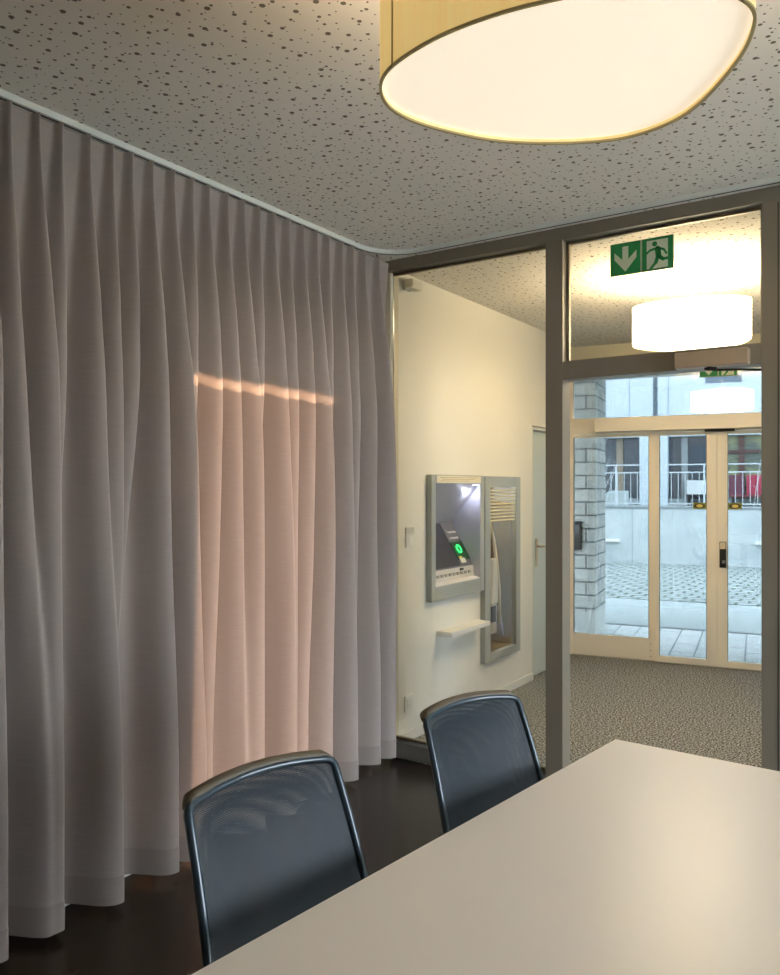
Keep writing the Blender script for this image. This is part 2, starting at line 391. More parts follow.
sh1, di1 = lamp_mats('_warm', (rgb(255, 214, 128), 0.24), (rgb(250, 232, 206), 0.38))
sh2, di2 = lamp_mats('_bright', (rgb(255, 232, 192), 7.5), (rgb(255, 236, 202), 11.0))
M_rim = mat('lamp_rim', rgb(176, 160, 112), 0.7); M_rim2 = mat('lamp_rim_lit', rgb(250, 226, 170), 0.7, emit=rgb(255, 220, 150), es=0.7)
ZL = 1.5 + LH
ceiling_lamp((LCX, LCY, ZL), 0, 'large warm white pebble-shaped drum lamp above the meeting table', sh1, di1, M_rim)
L2 = (-1.118, 4.80)
l2_ = ceiling_lamp((L2[0], L2[1], 1.5 + 0.84), 0, 'bright white drum lamp in the vestibule, behind the partition glass', sh2, di2, M_rim2)

l2_.scale = (0.9, 0.9, 1)

def point(name, loc, e, col, r=0.08):
    l = bpy.data.lights.new(name, 'POINT'); l.energy = e; l.color = col; l.shadow_soft_size = r
    o = bpy.data.objects.new(name, l); C.objects.link(o); o.location = loc; return o
point('lamp_bulb', (LCX, LCY, ZL + 0.13), 10.0, (1, .88, .7))
point('lamp_bulb', (L2[0], L2[1], 2.34 + 0.15), 15, (1, .87, .67))

# ------------------------------------------------------------------ curtain track and curtain
def track_path(off=0.0):
    P = [(-2.43 - off, YB + 0.3), (-2.43 - off, 3.30)]
    cx, cy, r = -2.43 + 0.24, 3.30, 0.24 + off
    for k in range(1, 9):
        a = PI - (PI / 2) * k / 9; P.append((cx + r * math.cos(a), cy + r * math.sin(a)))
    P.append((-2.19, 3.54 + off)); P.append((RX - 0.05, 3.54 + off)); return P
t = empty('curtain_track', (-2.43, 0, CEIL)); tag(t, 'white ceiling track that curves from the curtain along the glass partition', 'curtain track')
t.location = (0, 0, 0)
pts = track_path()
def strip(m, pts, w, z0, z1):
    n = len(pts); L_, R_ = [], []
    for i in range(n):
        a = Vector(pts[max(i - 1, 0)]); b = Vector(pts[min(i + 1, n - 1)]); d = (b - a).normalized(); q = Vector(pts[i]); nn = Vector((-d.y, d.x)) * w
        L_.append(q + nn); R_.append(q - nn)
    V = [[m.bm.verts.new((q.x, q.y, z)) for q in P] for P, z in ((L_, z0), (R_, z0), (R_, z1), (L_, z1))]
    for i in range(n - 1):
        for a in range(4): m.bm.faces.new([V[a][i], V[a][i + 1], V[(a + 1) % 4][i + 1], V[(a + 1) % 4][i]])
    for i in (0, n - 1): m.bm.faces.new([V[a][i] for a in range(4)])
m = MB(); strip(m, pts, 0.016, CEIL - 0.022, CEIL - 0.0005); m.build('rail', M_track, t)
m = MB(); strip(m, pts, 0.004, CEIL - 0.0235, CEIL - 0.0215); m.build('slot', M_dark, t)

FOLDS = [
(1.02, 1.04, 1.06, 1.10, (1, 1, 1, 1)), (1.13, 1.14, 1.15, 1.15, (1, .8, .5, .2)), (1.24, 1.255, 1.27, 1.28, (1, 1, 1, 1.1)),
(1.343, 1.378, 1.381, 1.391, (1, 1, 1, 1.1)), (1.438, 1.451, 1.496, 1.532, (1, 1, .8, .25)), (1.536, 1.565, 1.579, 1.587, (1, 1, 1.05, 1.2)),
(1.621, 1.628, 1.636, 1.683, (1, .7, .2, .0)), (1.727, 1.751, 1.772, 1.810, (1, 1, 1, 1.2)), (1.823, 1.836, 1.836, 1.827, (1, .9, .8, .2)),
(1.906, 1.925, 1.898, 1.871, (1, .8, .3, 0)), (1.999, 2.033, 2.047, 2.072, (1, 1, 1, 1.1)), (2.102, 2.142, 2.168, 2.205, (1, 1, 1.1, 1.2)),
(2.199, 2.205, 2.184, 2.215, (1, .8, .3, 0)), (2.286, 2.314, 2.303, 2.286, (1, 1, .9, .7)), (2.388, 2.418, 2.447, 2.459, (1, 1, .8, .5)),
(2.484, 2.524, 2.539, 2.546, (1, 1, 1.1, 1.2)), (2.584, 2.590, 2.565, 2.565, (1, .8, .3, 0)), (2.676, 2.714, 2.728, 2.723, (1, 1, .9, .6)),
(2.778, 2.800, 2.785, 2.764, (1, .9, .9, 1.1)), (2.879, 2.907, 2.901, 2.886, (1, 1, .9, .7)), (2.977, 3.013, 3.037, 3.031, (1, 1, 1.1, 1.2)),
(3.071, 3.079, 3.071, 3.047, (1, .8, .3, 0)), (3.177, 3.193, 3.219, 3.227, (1, 1, 1, 1.2)), (3.270, 3.297, 3.314, 3.332, (1, .8, .5, .3)),
(3.368, 3.413, 3.432, 3.479, (1, 1, .8, .7)), (3.50, 3.57, 3.60, 3.61, (1, 1, 1, .9))]
for k in range(10): FOLDS.insert(0, (0.92 - k * .1, 0.93 - k * .1, 0.94 - k * .1, 0.95 - k * .1, (1, 1, 1 if k % 2 else .6, 1.2 if k % 2 else .1)))
FOLDS.sort()
ZK = (2.735, 2.05, 1.25, 0.45)
def interp(z, vals):
    if z >= ZK[0]: return vals[0]
    for i in range(3):
        if z >= ZK[i + 1]:
            t = (ZK[i] - z) / (ZK[i] - ZK[i + 1])
            p0 = vals[max(i - 1, 0)]; p1 = vals[i]; p2 = vals[i + 1]; p3 = vals[min(i + 2, 3)]
            m1 = (p2 - p0) / 2; m2 = (p3 - p1) / 2
            return (2*t**3-3*t*t+1)*p1 + (t**3-2*t*t+t)*m1 + (-2*t**3+3*t*t)*p2 + (t**3-t*t)*m2
    return vals[3]
def curtain_state(z):
    f = (2.735 - z) / 2.7                     # 0 top .. 1 bottom
    pin = min(1, f / 0.32)
    pin = pin * pin * (3 - 2 * pin)
    out = []
    for c in FOLDS:
        a = max(0, interp(z, c[4])); y = interp(z, c[:4])
        amp = (0.036 + 0.074 * pin + 0.050 * f) * a
        w = 0.0062 + 0.0130 * pin + 0.019 * f * (0.4 + 0.6 * a)
        out.append((y - 0.022, amp, w))
    return out, f
def curtain_x(y, st, f):
    d = 0
    for c, a, w in st:
        if abs(y - c) < 0.16:
            u = (y - c) / w
            u = u / 1.45 if u < 0 else u / 0.60        # gentle near flank, steep far flank
            d += a * math.exp(-0.5 * u * u * (1 + 0.12 * u * u))
    pin = min(1, f / 0.35); D = 0.20
    d = (1 - pin) * d + pin * D * (1 - math.exp(-1.9 * d / D))         # rounder, fuller folds further down
    return -2.445 - 0.055 * min(1, f / 0.25) - 0.028 * f + min(d, 0.175) + 0.006 * math.sin(y * 9 + f * 3) * f
def curtain_mesh(z0, z1, nz, off=0):
    m = MB(); Y0, Y1, NY = 0.2, 3.61, 1200; rows = []
    for j in range(nz + 1):
        z = z0 + (z1 - z0) * j / nz; st, f = curtain_state(z)
        rows.append([m.bm.verts.new((curtain_x(Y0 + (Y1 - Y0) * i / NY, st, f) + off, Y0 + (Y1 - Y0) * i / NY, z)) for i in range(NY + 1)])
    for j in range(nz):
        for i in range(NY): m.bm.faces.new([rows[j][i], rows[j][i + 1], rows[j + 1][i + 1], rows[j + 1][i]])
    return m
c = empty('curtain', (-2.43, 1.9, 0.03)); tag(c, 'floor-length grey-taupe pleated curtain hanging along the left wall', 'curtain')
inv = Matrix.Translation(-Vector(c.location))
def shift(m): m.bm.transform(inv); return m
shift(curtain_mesh(0.12, 2.735, 80)).build('cloth', M_curtain, c, smooth=True)
shift(curtain_mesh(0.030, 0.128, 4, 0.0025)).build('hem', M_hem, c, smooth=True)
hk = MB().box(-0.003, 0.003, -0.003, 0.003, 0, 0.022).build('hook', M_dark, c)
hk.location = (0, FOLDS[-1][0] - 0.021 - 1.9, 2.7)
for fo in FOLDS[:-1]:
    if fo[0] > 0.8: h = hk.copy(); C.objects.link(h); h.parent = c; h.location = (0, fo[0] - 0.021 - 1.9, 2.7)

# ------------------------------------------------------------------ table
t = empty('meeting_table', (-0.35, 1.3, 0)); tag(t, 'large light grey-beige meeting table in the right foreground', 'table')
def TL(x, y): return (x + 0.35, y - 1.3)
corners = [(-1.000, 0.40), (0.30, 0.33), (0.36, 2.304), (-0.770, 2.360)]
m = MB(); m.prism([TL(*q) + (0.716,) for q in corners], (0, 0, 0.024)); m.build('tabletop', M_table, t, bevel=0.0015)
m = MB(); cx = -0.32; cy = 1.35
m.prism([TL(cx + (q[0] - cx) * 0.9975, cy + (q[1] - cy) * 0.9985) + (0.710,) for q in corners], (0, 0, 0.006)); m.build('edge_band', M_edge, t)
MB().box(0.02, 0.10, -0.66, 0.66, 0.65, 0.71).build('beam', M_dark, t)
for y in (-0.7, 0.62):
    o = MB().box(0.02, 0.10, y, y + 0.08, 0.04, 0.71).build('leg', M_dark, t, bevel=0.004)
    MB().box(-0.28, 0.4, y, y + 0.08, 0.0, 0.04).build('foot', M_dark, o, bevel=0.006)

# ------------------------------------------------------------------ chairs
def mesh_fabric():
    m = bpy.data.materials.new('black_mesh_fabric'); m.use_nodes = True
    nt = m.node_tree; N = nt.nodes; L = nt.links; b = N['Principled BSDF']; out = N['Material Output']
    b.inputs['Base Color'].default_value = rgb(24, 42, 52); b.inputs['Roughness'].default_value = 0.5; b.inputs['Specular IOR Level'].default_value = 0.35
    uv = N.new('ShaderNodeUVMap'); sp = N.new('ShaderNodeSeparateXYZ'); L.new(uv.outputs[0], sp.inputs[0])
    sines = []
    for i, per in ((0, 0.0030), (1, 0.0036)):
        mu = N.new('ShaderNodeMath'); mu.operation = 'MULTIPLY'; mu.inputs[1].default_value = 2 * PI / per; L.new(sp.outputs[i], mu.inputs[0])
        si = N.new('ShaderNodeMath'); si.operation = 'SINE'; L.new(mu.outputs[0], si.inputs[0]); sines.append(si)
    mn = N.new('ShaderNodeMath'); mn.operation = 'MINIMUM'; L.new(sines[0].outputs[0], mn.inputs[0]); L.new(sines[1].outputs[0], mn.inputs[1])
    gt = N.new('ShaderNodeMath'); gt.operation = 'GREATER_THAN'; gt.inputs[1].default_value = 0.05; L.new(mn.outputs[0], gt.inputs[0])
    fa = N.new('ShaderNodeMath'); fa.operation = 'MULTIPLY'; fa.inputs[1].default_value = 0.9; L.new(gt.outputs[0], fa.inputs[0])
    tr = N.new('ShaderNodeBsdfTransparent'); mx = N.new('ShaderNodeMixShader')
    L.new(fa.outputs[0], mx.inputs[0]); L.new(b.outputs[0], mx.inputs[1]); L.new(tr.outputs[0], mx.inputs[2]); L.new(mx.outputs[0], out.inputs[0])
    return m
M_mesh = mesh_fabric()
M_rail = mat('chair_top_lamplit', rgb(92, 84, 70), 0.5, bump=(900, 0.35, 0.001, (1, 1, 0.15)))  # warm lamp light on the top edge put into its colour
M_tube = mat('chair_frame_bluelit', rgb(52, 68, 78), 0.30, 0.2, coat=0.3)  # lighter bluish colour holds the daylight highlight on the tube
ZT, ZB2 = 0.905, 0.50
def half(z):     # half width of the back at height z
    t = (z - ZB2) / (ZT - ZB2); return 0.205 - 0.021 * max(0, t)
def top_z(a):    # arched top, a in -1..1
    return ZT + 0.013 * (1 - a * a) - 0.006 * max(0, abs(a) - 0.86) / 0.14 * max(0, abs(a) - 0.86) / 0.14
def back_x(a, z):
    t = (z - ZB2) / (ZT - ZB2)
    return -0.172 - 0.128 * t - 0.012 * math.sin(PI * t) * -1 - 0.024 * (1 - a * a) * (0.5 + 0.5 * t)
def back_grid(off, sx=0.975):
    m = MB(); uvl = m.bm.loops.layers.uv.new('UVMap'); NA, NZ = 28, 26; rows = []
    for j in range(NZ + 1):
        r = []
        for i in range(NA + 1):
            a = (-1 + 2 * i / NA); zt = top_z(a) - 0.006; z = ZB2 + 0.02 + (zt - ZB2 - 0.02) * j / NZ
            y = a * half(z) * sx
            bulge = off * (1 - a ** 4) * (1 - (2 * j / NZ - 1) ** 4)
            v = m.bm.verts.new((back_x(a, z) + bulge, y, z)); r.append((v, (y * (1 + off * 2.2), z * (1 + off * 1.5) + 0.02 * off * a * a * 4)))
        rows.append(r)
    for j in range(NZ):
        for i in range(NA):
            q = [rows[j][i], rows[j][i + 1], rows[j + 1][i + 1], rows[j + 1][i]]
            f = m.bm.faces.new([x[0] for x in q])
            for l, x in zip(f.loops, q): l[uvl].uv = x[1]
    return m
def make_chair(label):
    e = empty('office_chair'); tag(e, label, 'chair', None)
    b = back_grid(0.008).build('backrest', M_mesh, e, smooth=True)
    back_grid(-0.012).build('rear_mesh', M_mesh, b, smooth=True)
    # one tube all round, wrapped in the mesh
    P = []; zc = top_z(1) - 0.012
    for k in range(15): z = zc + (ZB2 - zc) * k / 14; P.append((back_x(-1, z), -half(z), z))
    for k in range(1, 14): a = -1 + 2 * k / 14; P.append((back_x(a, ZB2), a * half(ZB2), ZB2 - 0.012 * (1 - a * a)))
    for k in range(15): z = ZB2 + (zc - ZB2) * k / 14; P.append((back_x(1, z), half(z), z))
    for k in range(31):
        a = 0.975 - 1.95 * k / 30; z = top_z(a) - 0.004; P.append((back_x(a, z), a * half(z), z))
    MB().tube(P, 0.0095, 10, closed=True).build('back_frame', M_tube, e, smooth=True)
    # deep padded top edge behind it, thinning towards the corners
    P = []; fl = []
    for k in range(33):
        a = -1.0 + 2 * k / 32; z = top_z(a)
        e_ = min(1, 0.35 + 0.65 * ((1 - abs(a)) / 0.12)) if abs(a) > 0.88 else 1
        P.append((back_x(a, z) - 0.012 * e_, a * (half(z) + 0.001), z - 0.001)); fl.append((0.021 * e_, 0.0115 * e_ + 0.001))
    MB().tube(P, 0.01, 14, flat=fl, up=(1, 0, 0.45)).build('top_rail', M_rail, b, smooth=True)
    # spine, seat, column and star base
    MB().tube([(-0.246, 0, 0.585), (-0.262, 0, 0.55), (-0.255, 0, 0.50), (-0.20, 0, 0.42), (-0.05, 0, 0.40)], [0.02, 0.03, 0.032, 0.03, 0.028], 12).build('spine', M_black, e, smooth=True)
    m = MB(); n = 26; R = []
    for zz, k in ((0.415, 0.86), (0.425, 0.97), (0.45, 1.0), (0.468, 0.97), (0.475, 0.85)):
        ring = []
        for i in range(n):
            a = 2 * PI * i / n; cx_, sy = math.cos(a), math.sin(a); pw = 0.55
            ring.append(m.bm.verts.new((0.02 + 0.235 * k * math.copysign(abs(cx_) ** pw, cx_), 0.235 * k * math.copysign(abs(sy) ** pw, sy), zz - 0.02 * max(0, cx_) ** 4)))
        R.append(ring)
    for a, b_ in zip(R, R[1:]):
        for i in range(n): m.bm.faces.new([a[i], a[(i + 1) % n], b_[(i + 1) % n], b_[i]])
    m.bm.faces.new(R[0][::-1]); m.bm.faces.new(R[-1]); m.build('seat', mat('black_seat_fabric', rgb(34, 35, 37), 0.9), e, smooth=True)
    MB().cyl((0, 0, 0.11), (0, 0, 0.30), 0.025).cyl((0, 0, 0.29), (0, 0, 0.41), 0.016).box(-0.1, 0.1, -0.08, 0.08, 0.385, 0.418).build('column', M_chrome, e)
    MB().cyl((0, 0, 0.075), (0, 0, 0.125), 0.045).build('hub', M_black, e)
    for k in range(5):
        a = 2 * PI * k / 5 + 0.3; d = Vector((math.cos(a), math.sin(a), 0))
        l = MB().tube([d * 0.03 + Vector((0, 0, 0.10)), d * 0.15 + Vector((0, 0, 0.092)), d * 0.29 + Vector((0, 0, 0.07))], [0.024, 0.02, 0.014], 10).build('leg', M_black, e, smooth=True)
        q = d * 0.29; s_ = Vector((-d.y, d.x, 0)) * 0.018
        MB().cyl(q - s_ * 1.3 + Vector((0, 0, 0.028)), q - s_ * 0.3 + Vector((0, 0, 0.028)), 0.028, 16).cyl(q + s_ * 0.3 + Vector((0, 0, 0.028)), q + s_ * 1.3 + Vector((0, 0, 0.028)), 0.028, 16).cyl(q + Vector((0, 0, 0.03)), q + Vector((0, 0, 0.065)), 0.007, 8).build('castor', M_black, l)
    return e
ch = make_chair('black mesh-back office chair in front, nearer the bottom edge of the picture')
ch.location = (-0.819, 1.147, 0); ch.rotation_euler.z = -math.radians(9.6)
c2 = copy_tree(ch); c2['label'] = 'black mesh-back office chair farther back, in front of the glass partition'
c2.scale = (1, 0.95, 1); c2.location = (-0.728, 1.822, 0); c2.rotation_euler.z = -math.radians(16.7)
for o in (ch, c2): o['group'] = 'mesh office chairs along the table'

# ------------------------------------------------------------------ wall fittings in the vestibule
s = empty('light_switch', (VW, 3.955, 1.145)); tag(s, 'white rocker light switch with small label plate on the cream vestibule wall', 'light switch')
MB().box(0, 0.010, -0.045, 0.045, 0, 0.078).build('switch_plate', M_white, s, bevel=0.002)
MB().box(0.010, 0.015, -0.022, 0.022, 0.012, 0.062).build('rocker', mat('rocker_white', rgb(246, 245, 240), 0.35), s, bevel=0.002)
MB().box(0, 0.008, -0.045, 0.045, 0.082, 0.118).build('label_plate', mat('label_grey', rgb(206, 204, 194), 0.5), s, bevel=0.001)
s = empty('wall_socket', (VW, 3.95, 0.175)); tag(s, 'white blank wall socket low on the vestibule wall beside the glass corner', 'socket')
MB().box(0, 0.009, -0.05, 0.05, 0, 0.095).build('socket_plate', M_white, s, bevel=0.002)
MB().box(0.009, 0.011, -0.03, 0.03, 0.018, 0.077).build('socket_insert', mat('socket_insert', rgb(226, 226, 220), 0.4), s)
s = empty('motion_sensor', (VW, 3.93, 2.69)); tag(s, 'small white motion sensor high on the vestibule wall under the ceiling', 'sensor')
MB().box(-0.004, 0.02, -0.03, 0.03, -0.03, 0.03).build('bracket', M_white, s)
MB().box(0.02, 0.075, -0.055, 0.055, -0.03, 0.028).build('housing', mat('sensor_housing', rgb(222, 220, 208), 0.4), s, bevel=0.008)
# shelf
m = MB(); m.prism([(VW, 4.27, 0.572), (VW, 4.81, 0.572), (VW + 0.113, 4.79, 0.572), (VW + 0.113, 4.27, 0.572)], (0, 0, 0.028))
o = m.build('wall_shelf', M_white, bevel=0.002); tag(o, 'narrow white writing shelf on the wall below the cash machine', 'shelf')

# cash machine
M_lav = mat('machine_grey', rgb(186, 186, 198), 0.4, 0.1)
M_mdark = mat('machine_screen', rgb(62, 62, 70), 0.18)
M_mid = mat('machine_fascia', rgb(104, 104, 112), 0.35)
a = empty('cash_machine', (VW, 4.48, 0.8)); tag(a, 'silver-framed cash machine with green-lit card reader set in the vestibule wall', 'cash machine')
def AL(m): m.bm.transform(Matrix.Translation(-Vector(a.location))); return m
XF = -2.490
def frame_mb(x0, x1, y0, y1, z0, z1, i0, i1, j0, j1):
    m = MB(); m.box(x0, x1, y0, i0, z0, z1).box(x0, x1, i1, y1, z0, z1).box(x0, x1, i0, i1, z0, j0).box(x0, x1, i0, i1, j1, z1); return m
AL(frame_mb(VW, XF, 4.147, 4.850, 0.795, 1.58, 4.20, 4.793, 0.885, 1.53)).build('surround', M_silver, a, bevel=0.004)
hd = AL(MB().box(XF - 0.012, XF + 0.003, 4.205, 4.79, 1.528, 1.574)).build('header_plate', mat('header_cream', rgb(238, 230, 206), 0.5), a)
m = MB()
for k, (y0, y1) in enumerate(((4.25, 4.74), (4.27, 4.70), (4.25, 4.62))): m.box(XF + 0.003, XF + 0.004, y0, y1, 1.562 - 0.011 * k, 1.565 - 0.011 * k)
AL(m).build('printed_lines', mat('print_tan', rgb(176, 156, 118), 0.6), hd)
def prof(m, P, y0, y1):
    m.prism([(x, y0, z) for x, z in P], (0, y1 - y0, 0))
m = MB(); prof(m, [(XF, 1.53), (XF, 1.545), (-2.80, 1.545), (-2.80, 1.266), (-2.716, 1.266)], 4.19, 4.80); AL(m).build('hood', M_lav, a)
M_chk = mat('cheek_lavender', rgb(200, 200, 216), 0.45)
for y in (4.789, 4.193): AL(MB().box(-2.80, XF - 0.002, y, y + 0.007, 0.86, 1.545)).build('side_cheek', M_chk, a)
fa = MB(); prof(fa, [(-2.716, 1.266), (-2.547, 0.973), (-2.80, 0.973), (-2.80, 1.266)], 4.20, 4.793); fas = AL(fa).build('fascia', M_mid, a)
# fascia frame: origin top, du along Y, dk down the slope
TOP = Vector((-2.716, 0, 1.266)); DK = Vector((0.169, 0, -0.293)); NRM = Vector((0.293, 0, 0.169)).normalized()
def on_fascia(m, y0, y1, k0, k1, h, lift=0.0):
    P = [TOP + DK * k + Vector((0, y, 0)) + NRM * lift for y, k in ((y0, k0), (y1, k0), (y1, k1), (y0, k1))]
    m.prism(P, NRM * h)
m = MB(); on_fascia(m, 4.215, 4.615, 0.04, 0.97, 0.006); AL(m).build('screen', M_mdark, fas, bevel=0.002)
M_slot = mat('slot_pale', rgb(206, 206, 214), 0.4)
for k in (0.23, 0.36):
    m = MB(); on_fascia(m, 4.665, 4.765, k, k + 0.035, 0.006); AL(m).build('card_slot', M_slot, fas)
for k in (0.2, 0.36):
    m = MB(); on_fascia(m, 4.64, 4.655, k, k + 0.055, 0.006); AL(m).build('key_light', M_silver, fas)
m = MB(); on_fascia(m, 4.625, 4.785, 0.47, 0.86, 0.005); rd = AL(m).build('card_reader', mat('reader_green', rgb(24, 74, 48), 0.4), fas)
m = MB(); P = []
for k in range(24):
    t_ = 2 * PI * k / 24; P.append(TOP + DK * (0.63 + 0.085 * math.cos(t_)) + Vector((0, 4.692 + 0.024 * math.sin(t_), 0)) + NRM * 0.009)
m.tube(P, 0.004, 6, closed=True); AL(m).build('light_ring', mat('green_ring', rgb(60, 220, 110), 0.4, emit=rgb(50, 255, 110), es=1.6), rd)
m = MB(); on_fascia(m, 4.64, 4.71, 0.83, 0.93, 0.008); AL(m).build('receipt_slot', mat('slot_white', rgb(232, 232, 226), 0.4), fas)
m = MB(); on_fascia(m, 4.64, 4.68, 0.79, 0.83, 0.009); AL(m).build('yellow_mark', mat('mark_yellow', rgb(226, 206, 96), 0.4), fas)
m = MB(); prof(m, [(-2.547, 0.973), (-2.538, 0.90), (-2.80, 0.90), (-2.80, 0.973)], 4.20, 4.793); kb = AL(m).build('keypad_panel', mat('keypad_pale', rgb(208, 204, 196), 0.5), a)
M_btn = mat('button_grey', rgb(160, 156, 148), 0.5)
for i in range(10): AL(MB().box(-2.543, -2.536, 4.24 + i * 0.052, 4.27 + i * 0.052, 0.925, 0.943)).build('button', M_btn, kb)
m = MB(); m.box(-2.545, -2.537, 4.60, 4.64, 0.952, 0.965); AL(m).build('camera_eye', M_black, kb)
m = MB(); prof(m, [(-2.80, 0.90), (-2.54, 0.90), (XF - 0.004, 0.889), (XF - 0.004, 0.862), (-2.80, 0.862)], 4.19, 4.80); AL(m).build('ledge', mat('ledge_pale', rgb(226, 224, 222), 0.4), a)
o = AL(MB().box(-2.53, -2.50, 4.70, 4.785, 1.515, 1.528)).build('hood_light', mat('hood_light', rgb(240, 242, 255), 0.4, emit=rgb(225, 228, 255), es=5), a)
point('hood_bulb', (-2.54, 4.70, 1.46), 0.45, (.84, .86, 1), 0.02)

# deposit unit
a2 = empty('deposit_unit', (VW, 5.14, 0.28)); tag(a2, 'tall narrow silver-framed glazed wall unit right of the cash machine', 'wall unit')
def AL(m): m.bm.transform(Matrix.Translation(-Vector(a2.location))); return m
AL(frame_mb(VW, XF, 4.862, 5.435, 0.285, 1.578, 4.945, 5.36, 0.345, 1.505)).build('surround', M_silver, a2, bevel=0.004)
m = MB(); m.box(-2.80, -2.79, 4.93, 5.37, 0.335, 1.51); AL(m).build('back_panel', mat('unit_olive', rgb(128, 118, 92), 0.5), a2)
m = MB(); m.box(-2.80, VW, 4.93, 4.94, 0.335, 1.51).box(-2.80, VW, 5.36, 5.37, 0.335, 1.51).box(-2.80, VW, 4.94, 5.36, 0.335, 0.345).box(-2.80, VW, 4.94, 5.36, 1.50, 1.51); AL(m).build('lining', mat('unit_tan', rgb(150, 138, 112), 0.5), a2)
m = MB(); m.box(-2.70, -2.57, 4.945, 5.22, 0.66, 0.985); bx = AL(m).build('machine_body', mat('unit_cream', rgb(222, 216, 200), 0.45), a2, bevel=0.004)
m = MB(); m.box(-2.72, -2.60, 4.945, 5.12, 0.985, 1.12); AL(m).build('grey_box', mat('unit_bluegrey', rgb(120, 138, 146), 0.4), a2, bevel=0.003)
m = MB(); m.box(-2.72, -2.61, 5.12, 5.24, 0.985, 1.13); AL(m).build('brown_box', mat('unit_brown', rgb(128, 94, 56), 0.5), a2, bevel=0.003)
m = MB(); m.box(-2.71, -2.58, 4.945, 5.22, 0.44, 0.66); q = AL(m).build('printer', mat('unit_grey', rgb(190, 184, 170), 0.45), a2, bevel=0.003)
m = MB(); m.box(-2.58, -2.577, 4.965, 5.20, 0.525, 0.64); AL(m).build('printer_window', M_mdark, q)
m = MB(); m.tube([(-2.60, 5.02, 1.40), (-2.59, 5.10, 1.30), (-2.58, 5.17, 1.12), (-2.575, 5.21, 0.95), (-2.57, 5.24, 0.75), (-2.57, 5.25, 0.50)], 0.012, 8); AL(m).build('pale_strap', mat('strap_pale', rgb(226, 212, 178), 0.5), a2, smooth=True)
m = MB()
for k in range(3): m.tube([(-2.60, 5.27 + 0.02 * k, 0.62), (-2.59, 5.30 + 0.015 * k, 0.50), (-2.58, 5.33, 0.40)], 0.003, 6)
AL(m).build('cables', mat('cable_lilac', rgb(214, 200, 226), 0.4), a2)
gl = AL(MB().box(-2.506, -2.500, 4.94, 5.365, 0.34, 1.51)).build('glass_door', glass_mat('unit_glass', (1, 1, 1, 1), 1.45, 0.15), a2)
point('unit_fill', (-2.56, 5.0, 1.44), 1.4, (1, .9, .75), 0.02)  # added fill light to brighten the dark interior
m = MB()
for k in range(10):
    z = 1.485 - 0.0235 * k
    m.box(-2.4995, -2.4985, 4.955, 5.35, z - 0.012, z)
AL(m).build('printed_lines', mat('print_cream', rgb(214, 206, 172), 0.6), gl)

# ------------------------------------------------------------------ entrance front (local frame s, v, z)
def fobj(name, m, material, parent=None, **k):
    o = m.build(name, material, parent, **k)
    if parent is None: o.location = F0; o.rotation_euler.z = PHI
    return o
SR = 2.60
m = MB(); m.box(-0.3, 5.6, 0.0, 0.25, 2.62, 2.95).box(SR, 5.6, 0.0, 0.25, 0, 2.62); m.box(-0.35, -0.0, 0.0, 0.10, 0, 2.62)
o = fobj('wall_entrance', m, mat('entrance_wall', rgb(236, 226, 200), 0.8)); struct(o)
e = empty('door_3', F0, PHI); struct(e, 'cream framed glazed sliding entrance doors with transom window', 'entrance doors')
f = MB()
f.box(0, 0.068, 0, 0.07, 0, 2.62).box(SR - 0.07, SR, 0, 0.07, 0, 2.62).box(0.068, SR - 0.07, 0, 0.07, 2.58, 2.62).box(0.068, SR - 0.07, 0, 0.07, 1.975, 2.115)
f.build('door_frame', M_cream, e, bevel=0.002)
MB().box(0.28, SR - 0.08, -0.13, 0.0, 1.985, 2.10).build('operator_box', M_cream, e, bevel=0.003)
MB().box(0.066, SR - 0.068, 0.03, 0.04, 2.11, 2.59).build('transom_pane', M_glass_entry, e)
def leaf(s0, s1, l, r, bot, v0):
    t = 0.045; o = MB()
    o.box(s0, s0 + l, v0, v0 + t, 0.006, 1.972).box(s1 - r, s1, v0, v0 + t, 0.006, 1.972).box(s0 + l, s1 - r, v0, v0 + t, 0.006, bot).box(s0 + l, s1 - r, v0, v0 + t, 1.945, 1.972)
    fr = o.build('door_leaf', M_cream, e, bevel=0.002)
    MB().box(s0 + l - 0.003, s1 - r + 0.003, v0 + 0.018, v0 + 0.026, bot - 0.003, 1.95).build('pane', M_glass_entry, fr)
    g = MB(); g.box(s0 + l, s0 + l + 0.004, v0 + 0.005, v0 + 0.03, bot, 1.945).box(s1 - r - 0.004, s1 - r, v0 + 0.005, v0 + 0.03, bot, 1.945)
    g.build('gasket', mat('gasket', rgb(96, 104, 108), 0.6), fr)
    return fr
leaf(0.03, 0.773, 0.040, 0.055, 0.195, 0.01)
l2 = leaf(0.772, 1.2645, 0.034, 0.080, 0.058, -0.01)
l3 = leaf(1.265, 1.780, 0.080, 0.050, 0.058, -0.01)
leaf(1.80, SR - 0.03, 0.05, 0.04, 0.195, 0.01)
lk = MB().box(1.284, 1.335, -0.030, -0.010, 0.835, 1.05).build('lock_plate', M_black, l3, bevel=0.003)
MB().box(1.288, 1.331, -0.0315, -0.0295, 0.99, 1.046).build('lock_card', mat('card_cream', rgb(226, 216, 188), 0.5), lk)
MB().cyl((1.316, -0.045, 0.885), (1.316, -0.028, 0.885), 0.014).build('knob', M_chrome, lk)
M_st = mat('sticker_olive', rgb(150, 152, 60), 0.5); M_sty = mat('sticker_yellow', rgb(234, 214, 120), 0.5); M_std = mat('sticker_dark', rgb(64, 60, 28), 0.5)
